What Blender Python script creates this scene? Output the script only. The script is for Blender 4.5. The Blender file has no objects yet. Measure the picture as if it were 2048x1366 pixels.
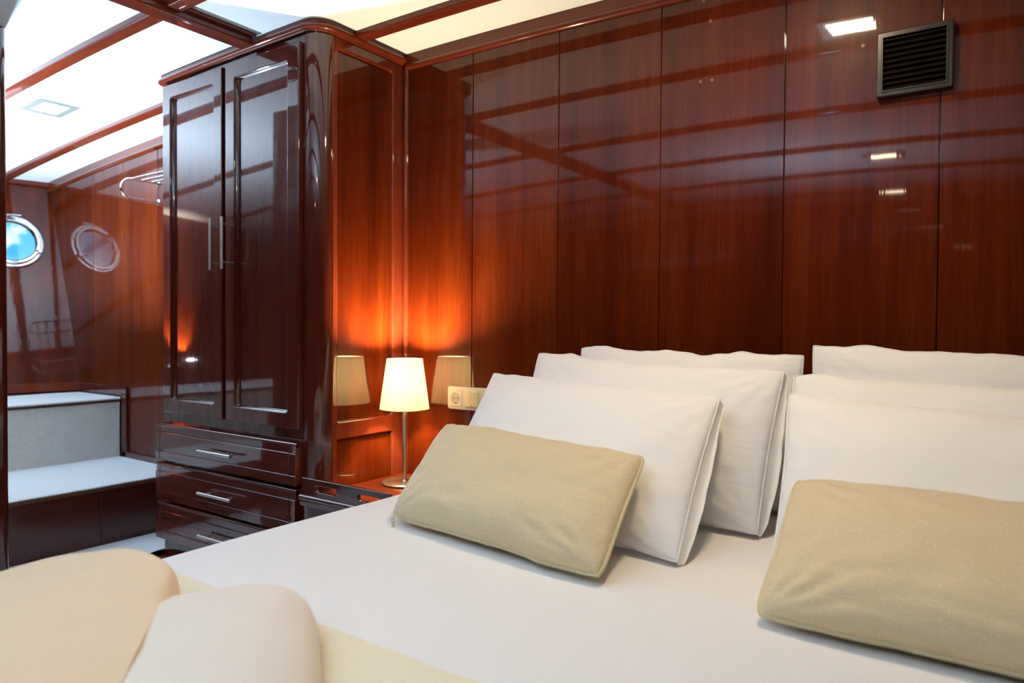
import bpy, bmesh, math, random
from mathutils import Vector, Matrix, noise

random.seed(7)
scene = bpy.context.scene
COL = scene.collection
PI = math.pi

# ------------------------------------------------------------------ camera
cam = bpy.data.cameras.new('camera')
cam.sensor_width = 36.0
cam.lens = 1424.376 / 2048 * 36.0
cam.clip_start = 0.02
cam.dof.use_dof = True
cam.dof.focus_distance = 2.0
cam.dof.aperture_fstop = 3.2
co = bpy.data.objects.new('camera', cam)
COL.objects.link(co)
yaw, pit, rol = 0.604081752, 0.020489761, 0.006806775
fw = Vector((-math.sin(yaw) * math.cos(pit), math.cos(yaw) * math.cos(pit), -math.sin(pit)))
rt = Vector((math.cos(yaw), math.sin(yaw), 0))
up = rt.cross(fw)
r2 = rt * math.cos(rol) + up * math.sin(rol)
u2 = up * math.cos(rol) - rt * math.sin(rol)
m3 = Matrix((r2, u2, -fw)).transposed()
co.matrix_world = Matrix.Translation((0, 0, 0.96)) @ m3.to_4x4()
scene.camera = co

# ------------------------------------------------------------------ exposure
vs = scene.view_settings
vs.view_transform = 'Standard'
vs.look = 'None'
vs.gamma = 1.0
vs.use_curve_mapping = False
vs.exposure = 0.50
scene.cycles.max_bounces = 8
scene.cycles.diffuse_bounces = 5
scene.cycles.glossy_bounces = 4
scene.cycles.transmission_bounces = 6
scene.cycles.caustics_reflective = False
scene.cycles.caustics_refractive = False
scene.cycles.sample_clamp_indirect = 6.0

# ------------------------------------------------------------------ sky seen through the porthole
w = bpy.data.worlds.new('sky')
scene.world = w
w.use_nodes = True
nt = w.node_tree
nt.nodes.clear()
out = nt.nodes.new('ShaderNodeOutputWorld')
bg = nt.nodes.new('ShaderNodeBackground')
tc = nt.nodes.new('ShaderNodeTexCoord')
sp = nt.nodes.new('ShaderNodeSeparateXYZ')
nt.links.new(tc.outputs['Generated'], sp.inputs[0])
gr = nt.nodes.new('ShaderNodeValToRGB')
gr.color_ramp.elements[0].position = 0.0
gr.color_ramp.elements[0].color = (0.85, 0.95, 1.0, 1)
gr.color_ramp.elements[1].position = 0.08
gr.color_ramp.elements[1].color = (0.06, 0.40, 0.80, 1)
nt.links.new(sp.outputs[2], gr.inputs[0])
cl = nt.nodes.new('ShaderNodeTexNoise')
cl.inputs['Scale'].default_value = 9.0
cl.inputs['Detail'].default_value = 5.0
nt.links.new(tc.outputs['Generated'], cl.inputs['Vector'])
cr = nt.nodes.new('ShaderNodeValToRGB')
cr.color_ramp.elements[0].position = 0.54
cr.color_ramp.elements[1].position = 0.60
nt.links.new(cl.outputs[0], cr.inputs[0])
mx = nt.nodes.new('ShaderNodeMix')
mx.data_type = 'RGBA'
nt.links.new(cr.outputs[0], mx.inputs[0])
nt.links.new(gr.outputs[0], mx.inputs[6])
mx.inputs[7].default_value = (1.6, 1.7, 1.8, 1)
nt.links.new(mx.outputs[2], bg.inputs[0])
bg.inputs[1].default_value = 1.15
nt.links.new(bg.outputs[0], out.inputs[0])


def area(name, loc, target, size, power, color, spread=PI, shape='SQUARE', size_y=None):
    l = bpy.data.lights.new(name, 'AREA')
    l.energy = power
    l.color = color
    l.size = size
    l.shape = shape
    if size_y:
        l.shape = 'RECTANGLE'
        l.size_y = size_y
    l.spread = spread
    o = bpy.data.objects.new(name, l)
    o.location = loc
    d = Vector(target) - Vector(loc)
    o.rotation_euler = d.to_track_quat('-Z', 'Y').to_euler()
    COL.objects.link(o)
    return o


# photographer's flash beyond the partition, bounced off the cabin ceiling by the steps
area('bounce_flash', (-3.42, 1.12, 0.76), (-3.44, 1.24, 1.90), 0.09, 60, (0.56, 0.77, 1.0), PI * 0.82, 'DISK')

# second flash head behind the camera, bounced off the ceiling over the foot of the bed
area('bounce_flash_rear', (-0.95, -0.55, 1.0), (-1.0, -0.40, 1.93), 0.12, 20, (0.52, 0.75, 1.0), PI * 0.75, 'DISK')

LAMP_STRENGTH = 145.0      # lit ceiling lights
BULB_POWER = 42.0          # bedside lamp bulb


# ------------------------------------------------------------------ materials
def newmat(name):
    m = bpy.data.materials.new(name)
    m.use_nodes = True
    n = m.node_tree
    n.nodes.clear()
    o = n.nodes.new('ShaderNodeOutputMaterial')
    b = n.nodes.new('ShaderNodeBsdfPrincipled')
    n.links.new(b.outputs[0], o.inputs[0])
    return m, n, b


def simple(name, col, rough=0.5, metal=0.0, coat=0.0, spec=0.5, bump=None, emit=None):
    m, n, b = newmat(name)
    b.inputs['Base Color'].default_value = (*col, 1)
    b.inputs['Roughness'].default_value = rough
    b.inputs['Metallic'].default_value = metal
    b.inputs['Coat Weight'].default_value = coat
    b.inputs['Specular IOR Level'].default_value = spec
    if emit:
        b.inputs['Emission Color'].default_value = (*emit[0], 1)
        b.inputs['Emission Strength'].default_value = emit[1]
    if bump:
        g = n.nodes.new('ShaderNodeNewGeometry')
        t = n.nodes.new('ShaderNodeTexNoise')
        t.inputs['Scale'].default_value = bump[0]
        t.inputs['Detail'].default_value = bump[3] if len(bump) > 3 else 3
        n.links.new(g.outputs['Position'], t.inputs['Vector'])
        bp = n.nodes.new('ShaderNodeBump')
        bp.inputs['Strength'].default_value = bump[1]
        bp.inputs['Distance'].default_value = bump[2]
        n.links.new(t.outputs[0], bp.inputs['Height'])
        n.links.new(bp.outputs[0], b.inputs['Normal'])
    return m


def wood(name, axis='Z', dark=(0.044, 0.0045, 0.0008), mid=(0.080, 0.0092, 0.0011), light=(0.130, 0.0205, 0.0028),
         vary=0.12, wave=0.25, gloss=0.035, ior=1.44):
    m, n, b = newmat(name)
    g = n.nodes.new('ShaderNodeNewGeometry')
    oi = n.nodes.new('ShaderNodeObjectInfo')
    k = {'X': (0.05, 1, 1), 'Y': (1, 0.05, 1), 'Z': (1, 1, 0.05)}[axis]

    def tex(s, detail, off):
        mp = n.nodes.new('ShaderNodeMapping')
        mp.inputs['Scale'].default_value = (s * k[0], s * k[1], s * k[2])
        mp.inputs['Location'].default_value = (off, off * 1.7, off * 0.3)
        n.links.new(g.outputs['Position'], mp.inputs[0])
        t = n.nodes.new('ShaderNodeTexNoise')
        t.inputs['Scale'].default_value = 1
        t.inputs['Detail'].default_value = detail
        t.inputs['Roughness'].default_value = 0.6
        n.links.new(mp.outputs[0], t.inputs['Vector'])
        return t.outputs[0]

    a = tex(13, 3, 3.1)
    c = tex(150, 5, 9.2)
    ad = n.nodes.new('ShaderNodeMath')
    ad.operation = 'MULTIPLY_ADD'
    n.links.new(c, ad.inputs[0])
    ad.inputs[1].default_value = 0.55
    n.links.new(a, ad.inputs[2])
    rv = n.nodes.new('ShaderNodeMath')
    rv.operation = 'MULTIPLY_ADD'
    n.links.new(oi.outputs['Random'], rv.inputs[0])
    rv.inputs[1].default_value = vary
    rv.inputs[2].default_value = -vary * 0.5 - 0.275
    s = n.nodes.new('ShaderNodeMath')
    s.operation = 'ADD'
    n.links.new(ad.outputs[0], s.inputs[0])
    n.links.new(rv.outputs[0], s.inputs[1])
    r = n.nodes.new('ShaderNodeValToRGB')
    e = r.color_ramp.elements
    e[0].position = 0.22
    e[0].color = (*dark, 1)
    e[1].position = 0.80
    e[1].color = (*light, 1)
    x = e.new(0.5)
    x.color = (*mid, 1)
    n.links.new(s.outputs[0], r.inputs[0])
    n.links.new(r.outputs[0], b.inputs['Base Color'])
    b.inputs['Roughness'].default_value = 0.33
    b.inputs['Specular IOR Level'].default_value = 0.06
    b.inputs['Coat Weight'].default_value = 1.0
    b.inputs['Coat Roughness'].default_value = gloss
    b.inputs['Coat IOR'].default_value = ior
    wv = tex(60, 2, 1.0)
    w2 = n.nodes.new('ShaderNodeTexNoise')
    w2.inputs['Scale'].default_value = 3.0
    w2.inputs['Detail'].default_value = 1.0
    n.links.new(g.outputs['Position'], w2.inputs['Vector'])
    bp = n.nodes.new('ShaderNodeBump')
    bp.inputs['Strength'].default_value = wave
    bp.inputs['Distance'].default_value = 0.0004
    n.links.new(wv, bp.inputs['Height'])
    bp2 = n.nodes.new('ShaderNodeBump')
    bp2.inputs['Strength'].default_value = wave
    bp2.inputs['Distance'].default_value = 0.0012
    n.links.new(w2.outputs[0], bp2.inputs['Height'])
    n.links.new(bp.outputs[0], bp2.inputs['Normal'])
    n.links.new(bp2.outputs[0], b.inputs['Coat Normal'])
    return m


W_PANEL = wood('mahogany_panel', 'Z')
W_CAB = wood('mahogany_cabinet', 'Z', (0.036, 0.0048, 0.0026), (0.064, 0.0088, 0.0042), (0.10, 0.016, 0.0068), 0.06, wave=0.12, ior=1.68)
W_CABX = wood('mahogany_cabinet_cross', 'X', (0.036, 0.0048, 0.0026), (0.064, 0.0088, 0.0042), (0.10, 0.016, 0.0068), 0.06, wave=0.12, ior=1.68)
W_TRIMX = wood('mahogany_trim_long', 'X', (0.075, 0.010, 0.0036), (0.12, 0.017, 0.0055), (0.18, 0.030, 0.0095), 0.06)
W_TRIMY = wood('mahogany_trim_deep', 'Y', (0.075, 0.010, 0.0036), (0.12, 0.017, 0.0055), (0.18, 0.030, 0.0095), 0.06)
W_TRIMZ = wood('mahogany_trim_upright', 'Z', (0.075, 0.010, 0.0036), (0.12, 0.017, 0.0055), (0.18, 0.030, 0.0095), 0.06)
W_DARK = wood('mahogany_dark', 'Y', (0.030, 0.006, 0.004), (0.055, 0.011, 0.007), (0.08, 0.017, 0.010), 0.1, gloss=0.2)  # dark, duller wood of the lower riser and the nightstand front
PLY = simple('raw_plywood_edge', (0.10, 0.035, 0.012), 0.7)
WHITE_CEIL = simple('ceiling_white_vinyl', (0.86, 0.86, 0.84), 0.45, spec=0.3)
CARPET = simple('white_carpet', (0.80, 0.81, 0.82), 0.95, spec=0.1, bump=(300, 1.0, 0.006, 2))
CARPET_B = simple('beige_loop_carpet', (0.72, 0.69, 0.64), 0.95, spec=0.1, bump=(170, 1.0, 0.014, 2))
CHROME = simple('polished_chrome', (0.82, 0.82, 0.84), 0.12, 1.0)
STEEL = simple('brushed_steel', (0.55, 0.53, 0.50), 0.32, 1.0)
NICKEL = simple('satin_nickel', (0.62, 0.55, 0.42), 0.34, 1.0)
IVORY = simple('ivory_plastic', (0.84, 0.76, 0.58), 0.30, coat=0.3)
IVORY2 = simple('yellowed_plastic', (0.76, 0.64, 0.36), 0.35, coat=0.3)
SOCKET_IN = simple('socket_well', (0.62, 0.55, 0.40), 0.45)
BLACK = simple('dark_hole', (0.01, 0.01, 0.01), 0.6)
VENT = simple('dark_brown_plastic', (0.016, 0.010, 0.007), 0.28, coat=0.4)
VENT_IN = simple('duct_black', (0.004, 0.003, 0.003), 0.8)
BRASSY = simple('tarnished_lamp_rim', (0.33, 0.33, 0.28), 0.30, 0.7)
DIFF_OFF = simple('frosted_diffuser', (0.78, 0.82, 0.86), 0.35)
DIFF_ON = simple('lit_frosted_diffuser', (0.9, 0.85, 0.75), 0.4, emit=((1.0, 0.75, 0.46), LAMP_STRENGTH))
DIFF_LOW = simple('dim_frosted_diffuser', (0.9, 0.85, 0.75), 0.4, emit=((1.0, 0.80, 0.55), LAMP_STRENGTH * 0.25))
PLUG = simple('filled_screw_hole', (0.28, 0.13, 0.06), 0.5)


def cloth(name, col, rough=0.85, sheen=0.25, weave=(900, 0.25, 0.0006), wr=(9, 0.25, 0.01), glitter=False):
    m, n, b = newmat(name)
    b.inputs['Base Color'].default_value = (*col, 1)
    b.inputs['Roughness'].default_value = rough
    b.inputs['Specular IOR Level'].default_value = 0.25
    b.inputs['Sheen Weight'].default_value = sheen
    b.inputs['Sheen Roughness'].default_value = 0.4
    g = n.nodes.new('ShaderNodeNewGeometry')
    t = n.nodes.new('ShaderNodeTexNoise')
    t.inputs['Scale'].default_value = weave[0]
    t.inputs['Detail'].default_value = 2
    n.links.new(g.outputs['Position'], t.inputs['Vector'])
    mp = n.nodes.new('ShaderNodeMapping')
    mp.inputs['Scale'].default_value = (wr[0], wr[0] * 1.4, wr[0] * 3)
    n.links.new(g.outputs['Position'], mp.inputs[0])
    t2 = n.nodes.new('ShaderNodeTexNoise')
    t2.inputs['Scale'].default_value = 1.0
    t2.inputs['Detail'].default_value = 4
    t2.inputs['Distortion'].default_value = 0.6
    n.links.new(mp.outputs[0], t2.inputs['Vector'])
    b1 = n.nodes.new('ShaderNodeBump')
    b1.inputs['Strength'].default_value = weave[1]
    b1.inputs['Distance'].default_value = weave[2]
    n.links.new(t.outputs[0], b1.inputs['Height'])
    b2 = n.nodes.new('ShaderNodeBump')
    b2.inputs['Strength'].default_value = wr[1]
    b2.inputs['Distance'].default_value = wr[2]
    n.links.new(t2.outputs[0], b2.inputs['Height'])
    n.links.new(b1.outputs[0], b2.inputs['Normal'])
    n.links.new(b2.outputs[0], b.inputs['Normal'])
    if glitter:
        v = n.nodes.new('ShaderNodeTexVoronoi')
        v.inputs['Scale'].default_value = 300
        n.links.new(g.outputs['Position'], v.inputs['Vector'])
        # fleck mask: sparkle put into the colour as tiny near-white dots in some cells
        d = n.nodes.new('ShaderNodeMath')
        d.operation = 'LESS_THAN'
        d.inputs[1].default_value = 0.20
        n.links.new(v.outputs['Distance'], d.inputs[0])
        sc = n.nodes.new('ShaderNodeSeparateColor')
        n.links.new(v.outputs['Color'], sc.inputs[0])
        e = n.nodes.new('ShaderNodeMath')
        e.operation = 'GREATER_THAN'
        e.inputs[1].default_value = 0.72
        n.links.new(sc.outputs[0], e.inputs[0])
        ml = n.nodes.new('ShaderNodeMath')
        ml.operation = 'MULTIPLY'
        n.links.new(d.outputs[0], ml.inputs[0])
        n.links.new(e.outputs[0], ml.inputs[1])
        mxc = n.nodes.new('ShaderNodeMix')
        mxc.data_type = 'RGBA'
        n.links.new(ml.outputs[0], mxc.inputs[0])
        mxc.inputs[6].default_value = (*col, 1)
        mxc.inputs[7].default_value = (1.0, 0.97, 0.88, 1)
        n.links.new(mxc.outputs[2], b.inputs['Base Color'])
        rr = n.nodes.new('ShaderNodeMath')
        rr.operation = 'MULTIPLY_ADD'
        n.links.new(ml.outputs[0], rr.inputs[0])
        rr.inputs[1].default_value = 0.40 - rough
        rr.inputs[2].default_value = rough
        n.links.new(rr.outputs[0], b.inputs['Roughness'])
    return m


SHEET = cloth('white_cotton_sheet', (0.84, 0.84, 0.85), wr=(5, 0.12, 0.01))
PILLOW = cloth('white_cotton_pillowcase', (0.86, 0.86, 0.86), wr=(10, 0.30, 0.012))
GOLD = cloth('champagne_shimmer_fabric', (0.69, 0.57, 0.355), rough=0.60, sheen=0.5, wr=(14, 0.30, 0.010), glitter=True)
GOLD_P = cloth('champagne_piping', (0.62, 0.54, 0.33), rough=0.45, sheen=0.4)
THROW = cloth('beige_throw_fabric', (0.84, 0.76, 0.67), wr=(6, 0.2, 0.012))
THROW_B = cloth('tan_throw_fabric', (0.82, 0.63, 0.43), wr=(6, 0.2, 0.012))  # tanner copy of the throw fabric, for the upper flap
SPREAD = cloth('cream_bedspread_fabric', (0.84, 0.78, 0.60), wr=(16, 0.5, 0.012))
STITCH = simple('dark_stitching', (0.25, 0.20, 0.10), 0.8)


def shade_mat():
    m = bpy.data.materials.new('lampshade_fabric')
    m.use_nodes = True
    n = m.node_tree
    n.nodes.clear()
    o = n.nodes.new('ShaderNodeOutputMaterial')
    a = n.nodes.new('ShaderNodeBsdfDiffuse')
    a.inputs[0].default_value = (0.88, 0.82, 0.66, 1)
    t = n.nodes.new('ShaderNodeBsdfTranslucent')
    t.inputs[0].default_value = (0.92, 0.84, 0.66, 1)
    x = n.nodes.new('ShaderNodeMixShader')
    x.inputs[0].default_value = 0.55
    n.links.new(a.outputs[0], x.inputs[1])
    n.links.new(t.outputs[0], x.inputs[2])
    n.links.new(x.outputs[0], o.inputs[0])
    return m


SHADE = shade_mat()
BULB = simple('glowing_bulb', (1, 0.9, 0.7), 0.4, emit=((1.0, 0.72, 0.40), 30.0))


def glass_mat():
    m = bpy.data.materials.new('porthole_glass')
    m.use_nodes = True
    n = m.node_tree
    n.nodes.clear()
    o = n.nodes.new('ShaderNodeOutputMaterial')
    tr = n.nodes.new('ShaderNodeBsdfTransparent')
    tr.inputs[0].default_value = (0.94, 0.97, 0.98, 1)
    gl = n.nodes.new('ShaderNodeBsdfGlossy')
    gl.inputs['Roughness'].default_value = 0.02
    fr = n.nodes.new('ShaderNodeFresnel')
    fr.inputs[0].default_value = 1.45
    x = n.nodes.new('ShaderNodeMixShader')
    n.links.new(fr.outputs[0], x.inputs[0])
    n.links.new(tr.outputs[0], x.inputs[1])
    n.links.new(gl.outputs[0], x.inputs[2])
    n.links.new(x.outputs[0], o.inputs[0])
    return m


GLASS = glass_mat()


# ------------------------------------------------------------------ mesh helpers
def root_loc(o):
    while o.parent:
        o = o.parent
    return o.location.copy()


def obj(name, bm, mat, parent=None, smooth=True, angle=35):
    """links a bmesh / mesh (built in world coordinates) as one object"""
    if isinstance(bm, bmesh.types.BMesh):
        bmesh.ops.recalc_face_normals(bm, faces=bm.faces)
        me = bpy.data.meshes.new(name)
        bm.to_mesh(me)
        bm.free()
    else:
        me = bm
        me.name = name
    o = bpy.data.objects.new(name, me)
    COL.objects.link(o)
    me.materials.clear()
    me.materials.append(mat)
    if parent:
        o.parent = parent
        l = root_loc(parent)
        if l.length > 0:
            me.transform(Matrix.Translation(-l))
    if smooth:
        me.polygons.foreach_set('use_smooth', [True] * len(me.polygons))
        me.set_sharp_from_angle(angle=math.radians(angle))
        if angle < 60:
            o.modifiers.new('weighted', 'WEIGHTED_NORMAL').keep_sharp = True
    return o


def thing(name, label, cat, loc=(0, 0, 0), group=None):
    o = bpy.data.objects.new(name, None)
    o.empty_display_size = 0.05
    o.location = loc
    COL.objects.link(o)
    o['label'] = label
    o['category'] = cat
    if group:
        o['group'] = group
    return o


def tag(o, label, cat, group=None):
    o['label'] = label
    o['category'] = cat
    if group:
        o['group'] = group
    return o


def struct(name, bm, mat, **k):
    o = obj(name, bm, mat, **k)
    o['kind'] = 'structure'
    return o


def dup(root, dloc, label=None, group=None):
    r = root.copy()
    COL.objects.link(r)
    r.location = root.location + Vector(dloc)
    if label:
        r['label'] = label
    if group:
        r['group'] = group
    for ch in list(root.children):
        c = ch.copy()
        COL.objects.link(c)
        c.parent = r
        for g in ch.children:
            d = g.copy()
            COL.objects.link(d)
            d.parent = c
    return r


def box(bm, lo, hi, bev=0.0, seg=2):
    vs_ = [bm.verts.new((x, y, z)) for x in (lo[0], hi[0]) for y in (lo[1], hi[1]) for z in (lo[2], hi[2])]
    F = [(0, 1, 3, 2), (4, 6, 7, 5), (0, 4, 5, 1), (2, 3, 7, 6), (0, 2, 6, 4), (1, 5, 7, 3)]
    fs = [bm.faces.new([vs_[i] for i in f]) for f in F]
    if bev > 0:
        es = list({e for f in fs for e in f.edges})
        bmesh.ops.bevel(bm, geom=es, offset=bev, segments=seg, profile=0.5, affect='EDGES')


def boxbm(lo, hi, bev=0.0, seg=2):
    bm = bmesh.new()
    box(bm, lo, hi, bev, seg)
    return bm


def tube(bm, pts, r, n=12, closed=False, caps=True):
    pts = [Vector(p) for p in pts]
    N = len(pts)
    rings = []
    prev = None
    for i, p in enumerate(pts):
        if closed:
            t = (pts[(i + 1) % N] - pts[i - 1]).normalized()
        else:
            t = (pts[min(i + 1, N - 1)] - pts[max(i - 1, 0)]).normalized()
        if prev is None:
            a = Vector((0, 0, 1)) if abs(t.z) < 0.9 else Vector((1, 0, 0))
            x = t.cross(a).normalized()
        else:
            x = (prev - t * prev.dot(t)).normalized()
        prev = x
        y = t.cross(x)
        rings.append([bm.verts.new(p + (x * math.cos(2 * PI * k / n) + y * math.sin(2 * PI * k / n)) * r) for k in range(n)])
    M = N if closed else N - 1
    for i in range(M):
        a, b = rings[i], rings[(i + 1) % N]
        for k in range(n):
            bm.faces.new((a[k], a[(k + 1) % n], b[(k + 1) % n], b[k]))
    if caps and not closed:
        bm.faces.new(rings[0][::-1])
        bm.faces.new(rings[-1])


def lathe(bm, prof, center, axis=Vector((0, 0, 1)), n=32):
    """profile of (radius, height) pairs spun about an axis"""
    axis = Vector(axis).normalized()
    a = Vector((0, 0, 1)) if abs(axis.z) < 0.9 else Vector((1, 0, 0))
    x = axis.cross(a).normalized()
    y = axis.cross(x)
    c = Vector(center)
    rings = []
    for r, h in prof:
        if r < 1e-6:
            rings.append([bm.verts.new(c + axis * h)])
        else:
            rings.append([bm.verts.new(c + axis * h + (x * math.cos(2 * PI * k / n) + y * math.sin(2 * PI * k / n)) * r) for k in range(n)])
    for i in range(len(rings) - 1):
        p, q = rings[i], rings[i + 1]
        for k in range(n):
            l = (k + 1) % n
            if len(p) == 1 and len(q) == 1:
                continue
            if len(p) == 1:
                bm.faces.new((p[0], q[k], q[l]))
            elif len(q) == 1:
                bm.faces.new((p[k], p[l], q[0]))
            else:
                bm.faces.new((p[k], p[l], q[l], q[k]))


def sweep(bm, path, prof, closed_prof=True):
    """path: list of (point, outward normal); prof: list of (out, up)"""
    rings = []
    for p, nrm in path:
        p, nrm = Vector(p), Vector(nrm)
        rings.append([bm.verts.new(p + nrm * a + Vector((0, 0, b))) for a, b in prof])
    n = len(prof)
    for i in range(len(rings) - 1):
        a, b = rings[i], rings[i + 1]
        for k in range(n if closed_prof else n - 1):
            bm.faces.new((a[k], a[(k + 1) % n], b[(k + 1) % n], b[k]))
    bm.faces.new(rings[0][::-1])
    bm.faces.new(rings[-1])


def rrect(u0, v0, u1, v1, r, seg=5):
    if r <= 0:
        return [(u0, v0), (u1, v0), (u1, v1), (u0, v1)]
    P = []
    for cx, cy, a0 in ((u1 - r, v0 + r, -PI / 2), (u1 - r, v1 - r, 0), (u0 + r, v1 - r, PI / 2), (u0 + r, v0 + r, PI)):
        for i in range(seg + 1):
            a = a0 + PI / 2 * i / seg
            P.append((cx + r * math.cos(a), cy + r * math.sin(a)))
    return P


def plate(outer, holes, thick, bev, M, seg=2):
    """flat board with holes; local (u, v, w) mapped by matrix M, w = 0 is the front, board goes to -thick"""
    cu = bpy.data.curves.new('tmp', 'CURVE')
    cu.dimensions = '2D'
    cu.fill_mode = 'BOTH'
    cu.extrude = thick / 2 - bev
    cu.bevel_depth = bev
    cu.bevel_resolution = seg
    cu.offset = -bev
    for loop in [outer] + holes:
        s = cu.splines.new('POLY')
        s.points.add(len(loop) - 1)
        for p, q in zip(s.points, loop):
            p.co = (q[0], q[1], 0, 1)
        s.use_cyclic_u = True
    o = bpy.data.objects.new('tmp', cu)
    COL.objects.link(o)
    dg = bpy.context.evaluated_depsgraph_get()
    me = bpy.data.meshes.new_from_object(o.evaluated_get(dg))
    bpy.data.objects.remove(o)
    bpy.data.curves.remove(cu)
    me.transform(M @ Matrix.Translation((0, 0, -thick / 2)))
    return me


def frame_matrix(origin, u, v, wv):
    return Matrix(((u[0], v[0], wv[0], origin[0]), (u[1], v[1], wv[1], origin[1]), (u[2], v[2], wv[2], origin[2]), (0, 0, 0, 1)))


def MXZ(y):   # u = X, v = Z, front faces -Y at depth y
    return frame_matrix((0, y, 0), (1, 0, 0), (0, 0, 1), (0, -1, 0))


def MYZ(x):   # u = Y, v = Z, front faces +X at x
    return frame_matrix((x, 0, 0), (0, 1, 0), (0, 0, 1), (1, 0, 0))


D = 1.929                       # bulkhead behind the bed


def ceilz(x):
    return 1.945 - 0.0165 * (x + 1.65) ** 2


# ------------------------------------------------------------------ room shell
XL, XR, YF = -5.1, 1.45, -2.2

struct('floor', boxbm((-5.0, YF, -0.04), (XR, D + 0.06, 0.0)), CARPET, smooth=False)

bm = bmesh.new()
NX = 66
for side in (0, 0.03):
    pass
low = [[bm.verts.new((XL + (XR + 0.1 - XL) * i / NX, y, ceilz(XL + (XR + 0.1 - XL) * i / NX))) for y in (YF - 0.05, D + 0.06)] for i in range(NX + 1)]
top = [[bm.verts.new(v.co + Vector((0, 0, 0.03))) for v in row] for row in low]
for i in range(NX):
    bm.faces.new((low[i][0], low[i + 1][0], low[i + 1][1], low[i][1]))
    bm.faces.new((top[i][0], top[i][1], top[i + 1][1], top[i + 1][0]))
    for j in (0, 1):
        bm.faces.new((low[i][j], low[i + 1][j], top[i + 1][j], top[i][j]))
for i in (0, NX):
    bm.faces.new((low[i][0], low[i][1], top[i][1], top[i][0]))
struct('ceiling', bm, WHITE_CEIL)

# bulkhead behind the bed and the steps, with its veneered panels
wall_back = struct('wall_back', boxbm((-4.70, D + 0.009, 0.0), (XR, D + 0.05, 1.90)), W_CAB, smooth=False)
edges = [-4.705, -4.461, -4.142, -3.815, -3.484, -3.15, -2.81, -2.47, -2.13, -1.83, -1.499, -1.159, -0.819, -0.477, -0.129, 0.212, 0.553, 0.894, 1.235, XR]
panels = []
for a, b in zip(edges[:-1], edges[1:]):
    zt = min(ceilz(a), ceilz(b)) - 0.015
    panels.append(obj('panel', boxbm((a + 0.0012, D, 0.0), (b - 0.0012, D + 0.0088, zt), 0.0016, 2), W_PANEL, wall_back))
# filled screw holes left in the veneer
for px, pz in ((-0.6967, 1.862), (-0.6763, 1.803), (-0.7027, 1.643), (-0.6700, 1.641), (-0.2950, 1.653), (-0.262, 1.948 - 0.16)):
    bm = bmesh.new()
    lathe(bm, [(0.0045, 0), (0.0045, 0.0010), (0.0022, 0.0012), (0.0018, 0.0004), (0, 0.0004)], (px, D, pz), (0, -1, 0), 12)
    obj('screw_plug', bm, PLUG, wall_back)


def xpath(x0, x1, y, dz, n=40):
    return [((x0 + (x1 - x0) * i / n, y, ceilz(x0 + (x1 - x0) * i / n) + dz), (0, -1, 0)) for i in range(n + 1)]


# top board and bead along the bulkhead
for nm, x0, x1 in (('trim_1', -1.80, XR), ('trim_2', -4.70, -2.73)):
    bm = bmesh.new()
    sweep(bm, xpath(x0, x1, D, 0.0), [(0.0, 0.004), (0.009, 0.004), (0.009, -0.036), (0.0, -0.036)])
    h = struct(nm, bm, W_TRIMX)
    bm = bmesh.new()
    prof = [(0.0, -0.034)] + [(0.003 + 0.012 * math.cos(a), -0.045 + 0.011 * math.sin(a)) for a in [PI / 2 - PI * i / 10 for i in range(11)]] + [(0.0, -0.056)]
    sweep(bm, xpath(x0, x1, D, 0.0), prof)
    obj('bead', bm, W_TRIMX, h)

# sloping hull side with the porthole opening (left)
HC = Vector((-4.605, 1.703, 1.42))
SL, PS = 0.333, 0.20            # lean and plan taper


def hx(y, z):
    return HC.x - SL * (z - HC.z) + PS * (y - HC.y)


hu = Vector((PS, 1, 0)).normalized()
hn0 = Vector((1, -PS, SL)).normalized()      # into the room
hv = hn0.cross(hu).normalized()
if hv.z < 0:
    hv = -hv
MH = frame_matrix(HC, hu, hv, hn0)
circ = [(0.132 * math.cos(2 * PI * i / 48), 0.132 * math.sin(2 * PI * i / 48)) for i in range(48)]
me = plate([(-4.1, -1.55), (0.29, -1.55), (0.29, 0.47), (-4.1, 0.47)], [circ], 0.03, 0.0005, MH, 1)
wall_left = struct('wall_left', me, W_PANEL, smooth=True, angle=20)

# porthole
window = bpy.data.objects.new('window_1', None)
COL.objects.link(window)
window.location = HC
window['kind'] = 'structure'
bm = bmesh.new()
lathe(bm, [(0.128, -0.03), (0.128, 0.006), (0.133, 0.012), (0.150, 0.014), (0.158, 0.010), (0.161, 0.0005), (0.134, 0.0005), (0.131, -0.03), (0.128, -0.03)], HC, hn0, 56)
obj('porthole_flange', bm, CHROME, window)
bm = bmesh.new()
lathe(bm, [(0.114, 0.004), (0.118, 0.020), (0.124, 0.026), (0.136, 0.026), (0.141, 0.020), (0.141, 0.0145), (0.120, 0.0145), (0.114, 0.004)], HC, hn0, 56)
ring = obj('porthole_ring', bm, CHROME, window)
bm = bmesh.new()
lathe(bm, [(0.0, 0.004), (0.119, 0.004), (0.119, 0.010), (0.0, 0.010)], HC, hn0, 48)
obj('pane', bm, GLASS, window)
for ang in (-0.52, -1.2, -2.4, 0.35, 2.6):
    c = HC + hu * 0.147 * math.cos(ang) + hv * 0.147 * math.sin(ang)
    bm = bmesh.new()
    lathe(bm, [(0.0055, 0.012), (0.0055, 0.0155), (0.004, 0.0172), (0, 0.0176)], c, hn0, 12)
    obj('bolt', bm, CHROME, window)
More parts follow.
